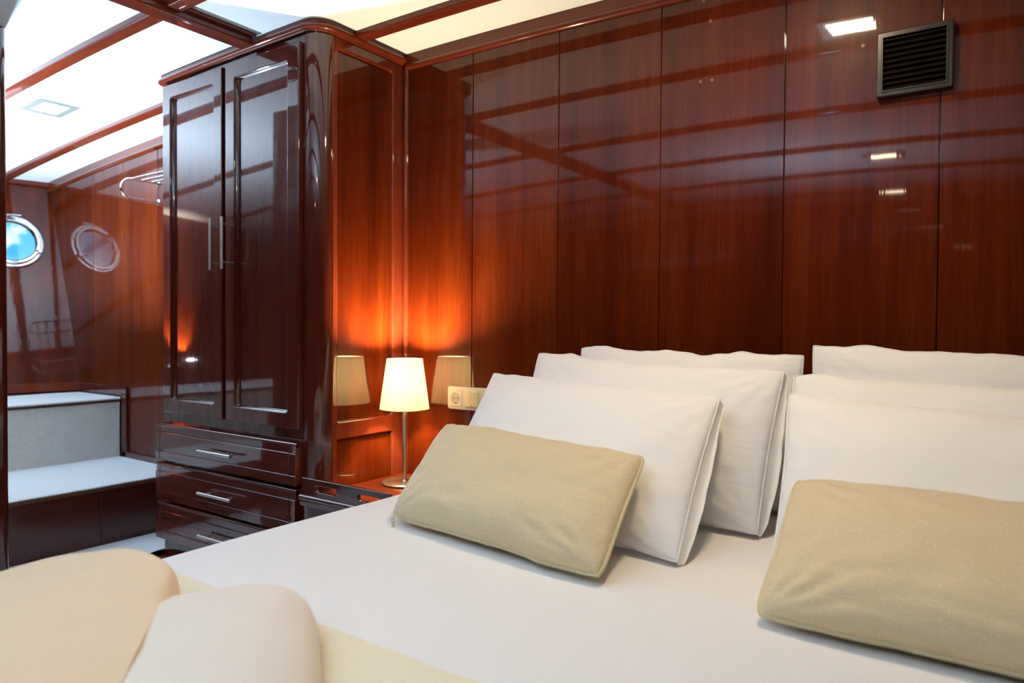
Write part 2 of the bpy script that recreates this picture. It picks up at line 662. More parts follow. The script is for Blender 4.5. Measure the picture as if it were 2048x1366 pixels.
# swing latch and hinge
c = HC + hu * 0.145 * math.cos(-0.42) + hv * 0.145 * math.sin(-0.42)
bm = bmesh.new()
lathe(bm, [(0.012, 0.012), (0.012, 0.030), (0.009, 0.036), (0, 0.037)], c, hn0, 16)
tube(bm, [c + hn0 * 0.024, c + hn0 * 0.030 - hu * 0.03 + hv * 0.006], 0.0055, 10)
obj('latch', bm, CHROME, window)
c = HC + hu * 0.02 + hv * 0.158
bm = bmesh.new()
tube(bm, [c - hu * 0.035 + hn0 * 0.014, c + hu * 0.035 + hn0 * 0.014], 0.007, 12)
obj('hinge', bm, CHROME, window)

# the other sides of the cabin, behind and right of the camera
wall_right = struct('wall_right', boxbm((XR, YF, 0), (XR + 0.05, D + 0.05, 1.80)), W_PANEL, smooth=False)
wall_front = struct('wall_front', boxbm((-5.0, YF - 0.05, 0), (XR + 0.05, YF, 1.96)), W_PANEL, smooth=False)

# partition whose rounded end post stands at the left of the view
PX, PY = -2.70, 0.992
outl = [(-2.765, 0.86), (PX, 0.86)]
for i in range(9):
    a = -PI / 2 + PI / 2 + (PI / 2) * i / 8
    outl.append((PX - 0.022 + 0.022 * math.cos(a), PY - 0.022 + 0.022 * math.sin(a)))
for i in range(9):
    a = PI / 2 + (PI / 2) * i / 8
    outl.append((-2.765 + 0.022 + 0.022 * math.cos(a), PY - 0.022 + 0.022 * math.sin(a)))
bm = bmesh.new()
lo_ = [bm.verts.new((x, y, 0.0)) for x, y in outl]
hi_ = [bm.verts.new((x, y, ceilz(x) + 0.006)) for x, y in outl]
for i in range(len(outl)):
    j = (i + 1) % len(outl)
    bm.faces.new((lo_[i], lo_[j], hi_[j], hi_[i]))
bm.faces.new(hi_)
bm.faces.new(lo_[::-1])
struct('wall_partition', bm, W_CAB)


# ceiling battens and girder
def slab_along_x(x0, x1, y0, y1, d, bev=0.008):
    bm = bmesh.new()
    n = 30
    wdt = y1 - y0
    prof = [(0, 0.003), (0, -d + bev)] + [(bev * (1 - math.sin(a)), -d + bev * (1 - math.cos(a)) ) for a in (PI / 3, PI / 6)][::-1] + [(bev, -d)]
    prof = [(0, 0.003), (0, -d + bev), (bev * 0.3, -d + bev * 0.3), (bev, -d)]
    prof = prof + [(wdt - a, b) for a, b in prof[::-1]]
    path = [((x0 + (x1 - x0) * i / n, y0, ceilz(x0 + (x1 - x0) * i / n)), (0, 1, 0)) for i in range(n + 1)]
    sweep(bm, path, prof)
    return bm


k = 3
for y0 in (1.675, 1.19, 0.44, -0.25, -0.95, -1.65):
    for x0, x1 in ((-4.85, -2.175), (-2.11, XR)):
        if y0 == 1.675:
            if x0 < -4:
                x1 = -2.70
            else:
                x0 = -1.80
        struct('trim_%d' % k, slab_along_x(x0, x1, y0, y0 + 0.053, 0.021), W_TRIMX)
        k += 1
gz = ceilz(-2.14)
g = struct('trim_%d' % k, boxbm((-2.178, YF, gz - 0.034), (-2.105, 1.50, gz + 0.002), 0.006), W_TRIMY)
obj('lip', boxbm((-2.1065, YF, gz - 0.012), (-2.088, 1.50, gz + 0.001), 0.003), W_TRIMY, g)
k += 1

# skirting around the steps on the bulkhead
for lo, hi in (((-4.31, D - 0.014, 0.585), (-3.775, D, 0.632)), ((-3.825, D - 0.014, 0.262), (-3.775, D, 0.60)), ((-3.83, D - 0.014, 0.262), (-2.73, D, 0.292))):
    struct('trim_%d' % k, boxbm(lo, hi, 0.004), W_CABX if hi[0] - lo[0] > 0.1 else W_CAB)
    k += 1
bm = bmesh.new()
p0 = [Vector((hx(y, z) + 0.0, y, z)) for y, z in ((-2.1, 0.585), (1.925, 0.585), (1.925, 0.632), (-2.1, 0.632))]
vv = [bm.verts.new(p) for p in p0] + [bm.verts.new(p + hn0 * 0.012) for p in p0]
for f in ((0, 1, 2, 3), (4, 7, 6, 5), (0, 4, 5, 1), (1, 5, 6, 2), (2, 6, 7, 3), (3, 7, 4, 0)):
    bm.faces.new([vv[i] for i in f])
struct('trim_%d' % k, bm, W_TRIMY, smooth=False)
k += 1
# top trim of the hull side
bm = bmesh.new()
zt = 1.765
p0 = [Vector((hx(y, z), y, z)) for y, z in ((-2.1, zt), (1.925, zt), (1.925, zt + 0.03), (-2.1, zt + 0.03))]
vv = [bm.verts.new(p) for p in p0] + [bm.verts.new(p + hn0 * 0.018) for p in p0]
for f in ((0, 1, 2, 3), (4, 7, 6, 5), (0, 4, 5, 1), (1, 5, 6, 2), (2, 6, 7, 3), (3, 7, 4, 0)):
    bm.faces.new([vv[i] for i in f])
struct('trim_%d' % k, bm, W_TRIMY, smooth=False)
k += 1
# upright bead in the corner of bulkhead and wardrobe
bm = bmesh.new()
tube(bm, [(-1.803, D - 0.002, 0.425), (-1.803, D - 0.002, ceilz(-1.8) - 0.05)], 0.011, 16)
struct('trim_%d' % k, bm, W_TRIMZ)
k += 1


# ------------------------------------------------------------------ carpeted steps
def rough_slab(lo, hi, amp, nseg=90):
    """carpet slab whose front (+X) edge is a little ragged"""
    bm = bmesh.new()
    rows = []
    for i in range(nseg + 1):
        y = lo[1] + (hi[1] - lo[1]) * i / nseg
        e = amp * noise.noise((y * 23, lo[2] * 9, 1.3)) + amp * 0.6 * noise.noise((y * 71, 4.1, 2.2))
        e2 = amp * 0.7 * noise.noise((y * 45, 7.1, lo[2]))
        pts = [(lo[0], lo[2]), (hi[0] + e2, lo[2] + e2 * 0.3), (hi[0] + 0.003 + e, (lo[2] + hi[2]) / 2), (hi[0] - 0.003 + e, hi[2] - 0.001), (hi[0] - 0.015, hi[2]), (lo[0], hi[2])]
        rows.append([bm.verts.new((x, y, z)) for x, z in pts])
    n = 6
    for a, b in zip(rows[:-1], rows[1:]):
        for j in range(n):
            bm.faces.new((a[j], a[(j + 1) % n], b[(j + 1) % n], b[j]))
    bm.faces.new(rows[0])
    bm.faces.new(rows[-1][::-1])
    return bm


SY0, SY1 = -0.9, D - 0.016
st = thing('stair_step', 'lower step with white carpet tread over a dark wooden riser, beside the wardrobe', 'step', (-3.5, 0.6, 0))
for a, b in ((SY0, -0.1), (-0.1, 0.71), (0.71, 1.517), (1.517, SY1)):
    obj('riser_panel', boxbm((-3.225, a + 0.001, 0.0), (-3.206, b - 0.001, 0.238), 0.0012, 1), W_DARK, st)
obj('tread_board', boxbm((-3.845, SY0, 0.238), (-3.200, SY1, 0.252)), PLY, st)
obj('carpet', rough_slab((-3.845, SY0, 0.252), (-3.203, SY1, 0.263), 0.003), CARPET, st)

st = thing('stair_step', 'upper step with white carpet tread and beige looped carpet riser, under the porthole', 'step', (-4.2, 0.6, 0))
bm = bmesh.new()
ny, nz = 80, 8
g_ = [[bm.verts.new((-3.836 + (0.006 * abs(noise.noise((SY0 + (SY1 - SY0) * i / ny * 40, 3, 1))) if j == nz else 0), SY0 + (SY1 - SY0) * i / ny, 0.262 + (0.550 + 0.006 * noise.noise((i * 0.9, 1.2, 0)) * (j == nz) - 0.262) * j / nz)) for j in range(nz + 1)] for i in range(ny + 1)]
bk = [[bm.verts.new(v.co + Vector((-0.012, 0, 0))) for v in r] for r in g_]
for i in range(ny):
    for j in range(nz):
        bm.faces.new((g_[i][j], g_[i + 1][j], g_[i + 1][j + 1], g_[i][j + 1]))
    bm.faces.new((g_[i][nz], g_[i + 1][nz], bk[i + 1][nz], bk[i][nz]))
obj('riser_carpet', bm, CARPET_B, st, angle=60)
obj('tread_board', boxbm((-4.30, SY0, 0.551), (-3.833, SY1, 0.565)), PLY, st)
obj('carpet', rough_slab((-4.305, SY0, 0.565), (-3.828, SY1, 0.578), 0.003), CARPET, st)
obj('core', boxbm((-4.24, SY0, 0.262), (-3.850, SY1, 0.550)), PLY, st)

# ------------------------------------------------------------------ wardrobe
wd = thing('wardrobe', 'tall glossy dark mahogany wardrobe with two doors above three drawers', 'wardrobe', (-2.27, 1.72, 0))
WX0, WX1, WF = -2.722, -1.816, 1.53
RC = 0.06
obj('carcass', boxbm((WX0, WF, 0.05), (WX1 - RC, D - 0.001, 1.905), 0.002), W_CAB, wd)
# rounded corner post
bm = bmesh.new()
arc = [(WX1 - RC + RC * math.sin(a), WF + RC - RC * math.cos(a)) for a in [PI / 2 * i / 14 for i in range(15)]]
pts = [(WX1 - RC + 0.0015, WF + 0.03), (WX1 - RC + 0.0015, WF)] + arc[1:-1] + [(WX1, WF + RC - 0.0015), (WX1 - 0.03, WF + RC - 0.0015)]
lo_ = [bm.verts.new((x, y, 0.05)) for x, y in pts]
hi_ = [bm.verts.new((x, y, 1.905)) for x, y in pts]
for i in range(len(pts)):
    j = (i + 1) % len(pts)
    bm.faces.new((lo_[i], lo_[j], hi_[j], hi_[i]))
bm.faces.new(hi_)
bm.faces.new(lo_[::-1])
obj('corner_post', bm, W_CAB, wd, angle=25)
# framed side panel
Y0 = WF + RC
me = plate([(Y0, 0.05), (D - 0.001, 0.05), (D - 0.001, 1.91), (Y0, 1.91)],
           [rrect(1.614, 0.640, 1.870, 1.872, 0.010), rrect(1.614, 0.10, 1.870, 0.580, 0.006)], 0.022, 0.005, MYZ(WX1), 3)
sp_ = obj('side_panel', me, W_TRIMZ, wd, angle=30)
obj('inset_panel', boxbm((WX1 - 0.040, 1.60, 0.09), (WX1 - 0.015, 1.885, 1.885)), W_PANEL, sp_, smooth=False)


# cornice following the camber
def plan_path(off, n=10, x_left=WX0, front=WF, rad=RC, y_back=D):
    P = []
    r = rad + off
    P.append(((x_left - off, y_back), (-1, 0)))
    for i in range(n + 1):
        a = PI + (PI / 2) * i / n
        P.append(((x_left + 0.012 + (off + 0.012) * math.cos(a), front + 0.012 + (off + 0.012) * math.sin(a)), (math.cos(a), math.sin(a))))
    for i in range(1, 24):
        P.append(((x_left + 0.02 + (WX1 - rad - x_left - 0.02) * i / 24, front - off), (0, -1)))
    for i in range(n + 1):
        a = -PI / 2 + (PI / 2) * i / n
        P.append(((WX1 - rad + r * math.cos(a), front + rad + r * math.sin(a)), (math.cos(a), math.sin(a))))
    P.append(((WX1 + off, y_back), (1, 0)))
    return P


prof = [(-0.03, 0.0), (0.014, 0.0), (0.014, -0.008)] + [(0.012 + 0.012 * math.cos(a), -0.021 + 0.011 * math.sin(a)) for a in [PI / 2 - PI * i / 10 for i in range(11)]] + [(0.008, -0.036), (-0.03, -0.036)]
bm = bmesh.new()
path = [((p[0], p[1], ceilz(p[0]) - 0.001), (nn[0], nn[1], 0)) for p, nn in plan_path(0.0)]
sweep(bm, path, prof)
obj('cornice', bm, W_TRIMX, wd)
# plinth with rounded nose
bm = bmesh.new()
prof = [(-0.10, 0.0), (0.055, 0.0)] + [(0.055 + 0.022 * math.cos(a), 0.028 + 0.026 * math.sin(a)) for a in [-PI / 2 + PI * i / 10 for i in range(11)]] + [(-0.10, 0.056)]
path = [((p[0], p[1], 0.0), (nn[0], nn[1], 0)) for p, nn in plan_path(0.0)]
path = [((p[0] + 0.0, p[1], 0), nn) for (p, nn) in path]
sweep(bm, path[:-11], prof)
obj('plinth', bm, W_CABX, wd)

# doors
DF = 1.510
for x0, x1, i0, i1, hx0 in ((-2.692, -2.307, -2.640, -2.357, -2.322), (-2.285, -1.886, -2.232, -1.944, -2.253)):
    me = plate([(x0, 0.6195), (x1, 0.6195), (x1, 1.878), (x0, 1.878)], [rrect(i0, 0.671, i1, 1.826, 0.010)], 0.0195, 0.0035, MXZ(DF), 3)
    dr = obj('door', me, W_CAB, wd, angle=30)
    # moulded lip around the sunk panel
    bm = bmesh.new()
    for k_, (wd_, y0) in enumerate(((0.007, DF + 0.008),)):
        o_ = rrect(i0 - 0.003, 0.668, i1 + 0.003, 1.829, 0.011)
        i_ = rrect(i0 + wd_, 0.671 + wd_, i1 - wd_, 1.826 - wd_, 0.006)
        lv = [[bm.verts.new((p[0], y, p[1])) for p in L] for L, y in ((o_, y0 - 0.003), (rrect(i0 + 0.002, 0.673, i1 - 0.002, 1.824, 0.010), y0), (i_, DF + 0.0155))]
        for A, B in zip(lv[:-1], lv[1:]):
            for q in range(len(A)):
                z_ = (q + 1) % len(A)
                bm.faces.new((A[q], A[z_], B[z_], B[q]))
    obj('moulding', bm, W_CAB, dr, angle=50)
    obj('sunk_panel', boxbm((i0 - 0.02, DF + 0.0150, 0.65), (i1 + 0.02, DF + 0.0190, 1.845)), W_CAB, dr, smooth=False)
    bm = bmesh.new()
    tube(bm, [(hx0, 1.475, 1.156), (hx0, 1.475, 1.338)], 0.0058, 16)
    for z in (1.181, 1.313):
        tube(bm, [(hx0, 1.475, z), (hx0 - 0.006, DF + 0.001, z)], 0.0028, 10)
    obj('handle', bm, STEEL, dr)

# drawers
FY = 1.492
for z0, z1 in ((0.438, 0.578), (0.284, 0.427), (0.130, 0.272)):
    x0, x1 = -2.717, -1.880
    h = z1 - z0
    bm = bmesh.new()
    xs = [x0, x0 + 0.030, x1 - 0.030, x1]
    zs = [z0, z0 + h * 0.24, z1 - h * 0.24, z1]
    for i in range(3):
        for j in range(3):
            l_ = 0.0 if i == 0 else 0.0011
            r_ = 0.0 if i == 2 else 0.0011
            b_ = 0.0 if j == 0 else 0.0011
            t_ = 0.0 if j == 2 else 0.0011
            box(bm, (xs[i] + l_, FY + (0.004 if j == 2 else 0.0), zs[j] + b_), (xs[i + 1] - r_, FY + 0.016, zs[j + 1] - t_ - (0.006 if j == 2 else 0)), 0.0008, 1)
    box(bm, (x0 + 0.002, FY + 0.005, z0 + 0.002), (x1 - 0.002, WF - 0.0005, z1 - 0.002), 0.003, 2)
    # rounded top nosing
    tube(bm, [(x0, FY + 0.011, z1 - 0.008), (x1, FY + 0.011, z1 - 0.008)], 0.0075, 14)
    d_ = obj('drawer', bm, W_CABX, wd)
    zc = (z0 + z1) / 2 - 0.003
    bm = bmesh.new()
    tube(bm, [(-2.383, FY - 0.030, zc), (-2.186, FY - 0.030, zc)], 0.0056, 14)
    for x in (-2.350, -2.219):
        tube(bm, [(x, FY - 0.030, zc), (x, FY + 0.003, zc)], 0.0030, 10)
    obj('handle', bm, STEEL, d_)

# ------------------------------------------------------------------ nightstand with its fiddle rail
ns = thing('nightstand', 'built-in mahogany nightstand with slotted fiddle rail, between wardrobe and bed', 'nightstand', (-1.60, 1.70, 0))
NTOP = 0.420
obj('body', boxbm((WX1 + 0.001, 1.475, 0.0), (-1.425, D - 0.001, NTOP - 0.018), 0.002), W_CABX, ns)
obj('top', boxbm((WX1 + 0.001, 1.466, NTOP - 0.018), (-1.425, D - 0.001, NTOP), 0.003), W_TRIMX, ns)
slots = [rrect(a, 0.448, b, 0.467, 0.0094, 8) for a, b in ((-1.735, -1.640), (-1.548, -1.455))]
me = plate(rrect(-1.800, 0.420, -1.420, 0.486, 0.004), slots, 0.014, 0.003, MXZ(1.452), 3)
obj('fiddle_rail', me, W_CABX, ns, angle=40)
bm = bmesh.new()
tube(bm, [(-1.802, 1.452, 0.424), (-1.42, 1.452, 0.424)], 0.009, 16)
box(bm, (-1.802, 1.447, 0.398), (-1.42, 1.468, 0.424), 0.004, 2)
obj('edge_moulding', bm, W_CABX, ns)
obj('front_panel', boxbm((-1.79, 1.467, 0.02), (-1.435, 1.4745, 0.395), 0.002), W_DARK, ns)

# ------------------------------------------------------------------ table lamp
LX, LY, LZ = -1.686, 1.797, NTOP + 0.0005
lamp = thing('table_lamp', 'lit table lamp with conical cream shade and thin satin metal stem', 'lamp', (LX, LY, LZ))
bm = bmesh.new()
lathe(bm, [(0, 0), (0.075, 0), (0.0772, 0.002), (0.0772, 0.005), (0.074, 0.0075), (0.012, 0.010), (0.010, 0.014), (0, 0.014)], (LX, LY, LZ), n=48)
obj('base', bm, NICKEL, lamp)
bm = bmesh.new()
tube(bm, [(LX, LY, LZ + 0.011), (LX, LY, LZ + 0.262)], 0.0078, 20)
obj('stem', bm, NICKEL, lamp)
SZ0, SZ1 = 0.676, 0.848
bm = bmesh.new()
lathe(bm, [(0.0850, SZ0), (0.0610, SZ1), (0.0600, SZ1), (0.0840, SZ0), (0.0850, SZ0)], (LX, LY, 0), n=64)
sh = obj('shade', bm, SHADE, lamp)
for zz, rr_ in ((SZ0 + 0.001, 0.0848), (SZ1 - 0.001, 0.0612)):
    bm = bmesh.new()
    tube(bm, [(LX + rr_ * math.cos(2 * PI * i / 48), LY + rr_ * math.sin(2 * PI * i / 48), zz) for i in range(48)], 0.0012, 8, closed=True)
    obj('rim', bm, NICKEL, sh)
bm = bmesh.new()
lathe(bm, [(0, 0.690), (0.012, 0.692), (0.013, 0.715), (0.021, 0.735), (0.023, 0.752), (0.018, 0.770), (0, 0.778)], (LX, LY, 0), n=24)
obj('bulb', bm, BULB, lamp)
l = bpy.data.lights.new('bulb_light', 'POINT')
l.energy = BULB_POWER
l.color = (1.0, 0.84, 0.53)
l.shadow_soft_size = 0.025
lo = bpy.data.objects.new('bulb_light', l)
lo.location = (0, 0, 0.805 - LZ)
lo.parent = lamp
COL.objects.link(lo)

# ------------------------------------------------------------------ socket strip
so = thing('wall_socket', 'ivory socket and switch plate on the panelling beside the lamp', 'socket', (-1.485, D, 0.712))
me = plate(rrect(-1.598, 0.6725, -1.372, 0.7525, 0.010, 6), [], 0.009, 0.0035, MXZ(D - 0.009), 3)
obj('plate', me, IVORY, so)
hole = [(-1.5595 + 0.0195 * math.cos(2 * PI * i / 32), 0.712 + 0.0195 * math.sin(2 * PI * i / 32)) for i in range(32)]
me = plate(rrect(-1.587, 0.6845, -1.532, 0.7395, 0.005), [hole], 0.003, 0.001, MXZ(D - 0.0118), 2)
s1 = obj('socket_insert', me, IVORY, so)
bm = bmesh.new()
lathe(bm, [(0.0196, 0.0117), (0.0190, 0.0095), (0, 0.0095)], (-1.5595, D, 0.712), (0, -1, 0), 32)
obj('socket_well', bm, SOCKET_IN, s1)
bm = bmesh.new()
for dx in (-0.008, 0.008):
    lathe(bm, [(0.0026, 0.0095), (0.0026, 0.0099), (0, 0.0099)], (-1.5595 + dx, D, 0.712), (0, -1, 0), 12)
box(bm, (-1.5625, D - 0.0115, 0.6930), (-1.5565, D - 0.0096, 0.6965))
obj('socket_contacts', bm, BLACK, s1)
for x0 in (-1.5145, -1.4425):
    bm = boxbm((x0, D - 0.0165, 0.6845), (x0 + 0.056, D - 0.0085, 0.7395), 0.004, 3)
    for v in bm.verts:
        if v.co.y < D - 0.012:
            v.co.y += (v.co.z - 0.712) * 0.06
    sw = obj('switch_rocker', bm, IVORY2, so)
    bm = bmesh.new()
    lathe(bm, [(0.0017, 0.016), (0.0017, 0.0187), (0, 0.0187)], (x0 + 0.028, D, 0.6895), (0, -1, 0), 10)
    obj('indicator', bm, BLACK, sw)

# ------------------------------------------------------------------ vent grille
ve = thing('vent_grille', 'square dark brown slatted vent grille high on the panelling', 'vent', (-0.183, D, 1.592))
VX0, VX1, VZ0, VZ1 = -0.262, -0.104, 1.515, 1.668
me = plate(rrect(VX0, VZ0, VX1, VZ1, 0.004), [rrect(VX0 + 0.013, VZ0 + 0.013, VX1 - 0.013, VZ1 - 0.013, 0.002)], 0.020, 0.003, MXZ(D - 0.020), 2)
fr = obj('frame', me, VENT, ve)
me = plate(rrect(VX0 + 0.010, VZ0 + 0.010, VX1 - 0.010, VZ1 - 0.010, 0.002), [rrect(VX0 + 0.0145, VZ0 + 0.0145, VX1 - 0.0145, VZ1 - 0.0145, 0.001)], 0.004, 0.001, MXZ(D - 0.0225), 1)
obj('inner_rim', me, VENT, fr)
obj('duct', boxbm((VX0 + 0.011, D - 0.004, VZ0 + 0.011), (VX1 - 0.011, D - 0.001, VZ1 - 0.011)), VENT_IN, ve, smooth=False)
NS = 10
for i in range(NS):
    z = VZ0 + 0.020 + (VZ1 - VZ0 - 0.036) * i / (NS - 1)
    bm = bmesh.new()
    pr = [(D - 0.021, z - 0.0045), (D - 0.0195, z - 0.0055), (D - 0.006, z + 0.0045), (D - 0.0075, z + 0.0055)]
    a = [bm.verts.new((VX0 + 0.0135, y, q)) for y, q in pr]
    b = [bm.verts.new((VX1 - 0.0135, y, q)) for y, q in pr]
    for j in range(4):
        bm.faces.new((a[j], a[(j + 1) % 4], b[(j + 1) % 4], b[j]))
    bm.faces.new(a[::-1])
    bm.faces.new(b)
    obj('slat', bm, VENT, ve, smooth=False)

# ------------------------------------------------------------------ chrome towel rack on the bulkhead by the steps
tr = thing('towel_rack', 'chrome tubular towel rack fixed to the red panelling left of the wardrobe', 'towel rack', (-3.3, D, 1.6))
XB = -3.473
for xb in (XB, XB + 0.52):
    pts = [(xb, D - 0.002, 1.661), (xb, 1.80, 1.661)]
    for i in range(1, 12):
        a = PI / 2 + PI * i / 12
        pts.append((xb, 1.79 + 0.046 * math.cos(a), 1.614 + 0.047 * math.sin(a)))
    pts += [(xb, 1.80, 1.567), (xb, D - 0.002, 1.567)]
    bm = bmesh.new()
    tube(bm, pts, 0.0062, 12)
    br = obj('side_bracket', bm, CHROME, tr)
    for z in (1.661, 1.567):
        bm = bmesh.new()
        lathe(bm, [(0.0, 0.001), (0.016, 0.001), (0.016, 0.004), (0.0075, 0.009)], (xb, D, z), (0, -1, 0), 20)
        obj('flange', bm, CHROME, br)
for y in (1.795, 1.845, 1.895):
    bm = bmesh.new()
    tube(bm, [(XB, y, 1.663), (XB + 0.52, y, 1.663)], 0.0045, 12)
    obj('rail', bm, CHROME, tr)

# ------------------------------------------------------------------ ceiling lights


def ceiling_light(cx, cy, label, lit):
    z = ceilz(cx)
    t = thing('ceiling_light', label, 'ceiling light', (cx, cy, z))
    M = frame_matrix((0, 0, z - 0.012), (1, 0, 0), (0, 1, 0), (0, 0, -1))
    me = plate(rrect(cx - 0.098, cy - 0.080, cx + 0.098, cy + 0.080, 0.004), [rrect(cx - 0.066, cy - 0.050, cx + 0.066, cy + 0.050, 0.003)], 0.014, 0.003, M, 2)
    obj('frame', me, BRASSY, t)
    obj('diffuser', boxbm((cx - 0.068, cy - 0.052, z - 0.010), (cx + 0.068, cy + 0.052, z - 0.003), 0.002), DIFF_OFF if not lit else DIFF_ON if lit > 1 else DIFF_LOW, t)
    for sx in (-0.082, 0.082):
        bm = bmesh.new()
        lathe(bm, [(0.006, 0.0115), (0.006, 0.0145), (0.004, 0.0165), (0, 0.017)], (cx + sx, cy, z), (0, 0, -1), 12)
        obj('screw', bm, BRASSY, t)
    t.rotation_euler = (0, math.atan(0.033 * (cx + 1.65)), 0)      # lies on the cambered ceiling
    return t


ceiling_light(-3.39, 1.405, 'unlit square ceiling light above the carpeted steps', False)
a = ceiling_light(-0.41, 1.40, 'lit square ceiling light above the bed pillows', 2)
a['group'] = 'lit ceiling lights over the bed'
b = ceiling_light(-0.56, -0.55, 'lit square ceiling light behind the foot of the bed', True)
b['group'] = 'lit ceiling lights over the bed'
c = ceiling_light(-0.64, -1.73, 'lit square ceiling light farthest from the bulkhead panelling', True)
c['group'] = 'lit ceiling lights over the bed'

# ------------------------------------------------------------------ uplight added out of frame for the glow mirrored in the wardrobe door
UL = Vector((hx(0.29, 0.70) + 0.075, 0.29, 0.70))
ul = thing('added_uplight', 'small chrome uplight added to wash the hull panelling, for the glow mirrored in the wardrobe door', 'added light', UL)
bm = bmesh.new()
lathe(bm, [(0, -0.045), (0.020, -0.043), (0.024, -0.03), (0.024, 0.014), (0.021, 0.016), (0.021, 0.006), (0, 0.006)], UL, n=24)
tube(bm, [UL + Vector((-0.02, 0, -0.02)), UL + Vector((-0.085, 0, -0.02))], 0.006, 10)
obj('housing', bm, CHROME, ul)
bm = bmesh.new()
lathe(bm, [(0, 0.007), (0.019, 0.009), (0.020, 0.018), (0.014, 0.026), (0, 0.029)], UL, n=20)
obj('lens', bm, simple('cool_lit_lens', (0.9, 0.95, 1.0), 0.3, emit=((0.75, 0.88, 1.0), 120.0)), ul)
l = bpy.data.lights.new('uplight_beam', 'SPOT')
l.energy = 220
l.color = (1.0, 0.86, 0.70)
l.spot_size = math.radians(58)
l.spot_blend = 0.6
l.shadow_soft_size = 0.012
o_ = bpy.data.objects.new('uplight_beam', l)
o_.parent = ul
o_.location = (0, 0, 0.034)
o_.rotation_euler = Vector((-0.85, 0, 1)).to_track_quat('-Z', 'Y').to_euler()
COL.objects.link(o_)

# ------------------------------------------------------------------ bed
BX0, BX1, BY0, BY1, BZ = -1.400, 0.55, -0.12, 1.915, 0.500
bed = thing('bed', 'wide double bed made up with a smooth white sheet', 'bed', (-0.42, 0.9, 0))
obj('bed_base', boxbm((BX0 + 0.03, BY0 + 0.03, 0.0), (BX1 - 0.03, BY1, 0.26), 0.008), W_CABX, bed)


def soft_box(x0, x1, y0, y1, z0, z1, r, nx, ny, amp, bulge=0.0):
    """mattress: a dense grid top that rolls over its edges and drops to z0"""
    bm = bmesh.new()

    def ax(a0, a1, n):
        L = []
        for i in range(5):
            L.append((a0, z0 + (z1 - r - z0) * i / 5))
        for i in range(7):
            t = PI / 2 * i / 6
            L.append((a0 + r - r * math.cos(t), z1 - r + r * math.sin(t)))
        for i in range(1, n):
            L.append((a0 + r + (a1 - a0 - 2 * r) * i / n, z1))
        for i in range(7):
            t = PI / 2 * (1 - i / 6)
            L.append((a1 - r + r * math.cos(t), z1 - r + r * math.sin(t)))
        for i in range(1, 6):
            L.append((a1, z1 - r + (z0 - z1 + r) * i / 5))
        return L
    XS, YS = ax(x0, x1, nx), ax(y0, y1, ny)
    G = []
    for x, zx in XS:
        row = []
        for y, zy in YS:
            z = min(zx, zy)
            if zx < z1 and zy < z1:
                z = max(z0, zx + zy - z1)
            w_ = amp * (noise.noise((x * 2.2, y * 2.2, 0.3)) + 0.4 * noise.noise((x * 6, y * 5, 2.0)))
            row.append(bm.verts.new((x, y, z + (w_ if z > z1 - 0.002 else 0))))
        G.append(row)
    for i in range(len(XS) - 1):
        for j in range(len(YS) - 1):
            bm.faces.new((G[i][j], G[i + 1][j], G[i + 1][j + 1], G[i][j + 1]))
    bmesh.ops.remove_doubles(bm, verts=bm.verts, dist=1e-5)
    return bm


obj('mattress', soft_box(BX0, BX1, BY0, BY1, 0.26, BZ, 0.055, 60, 60, 0.0025), SHEET, bed, angle=80)


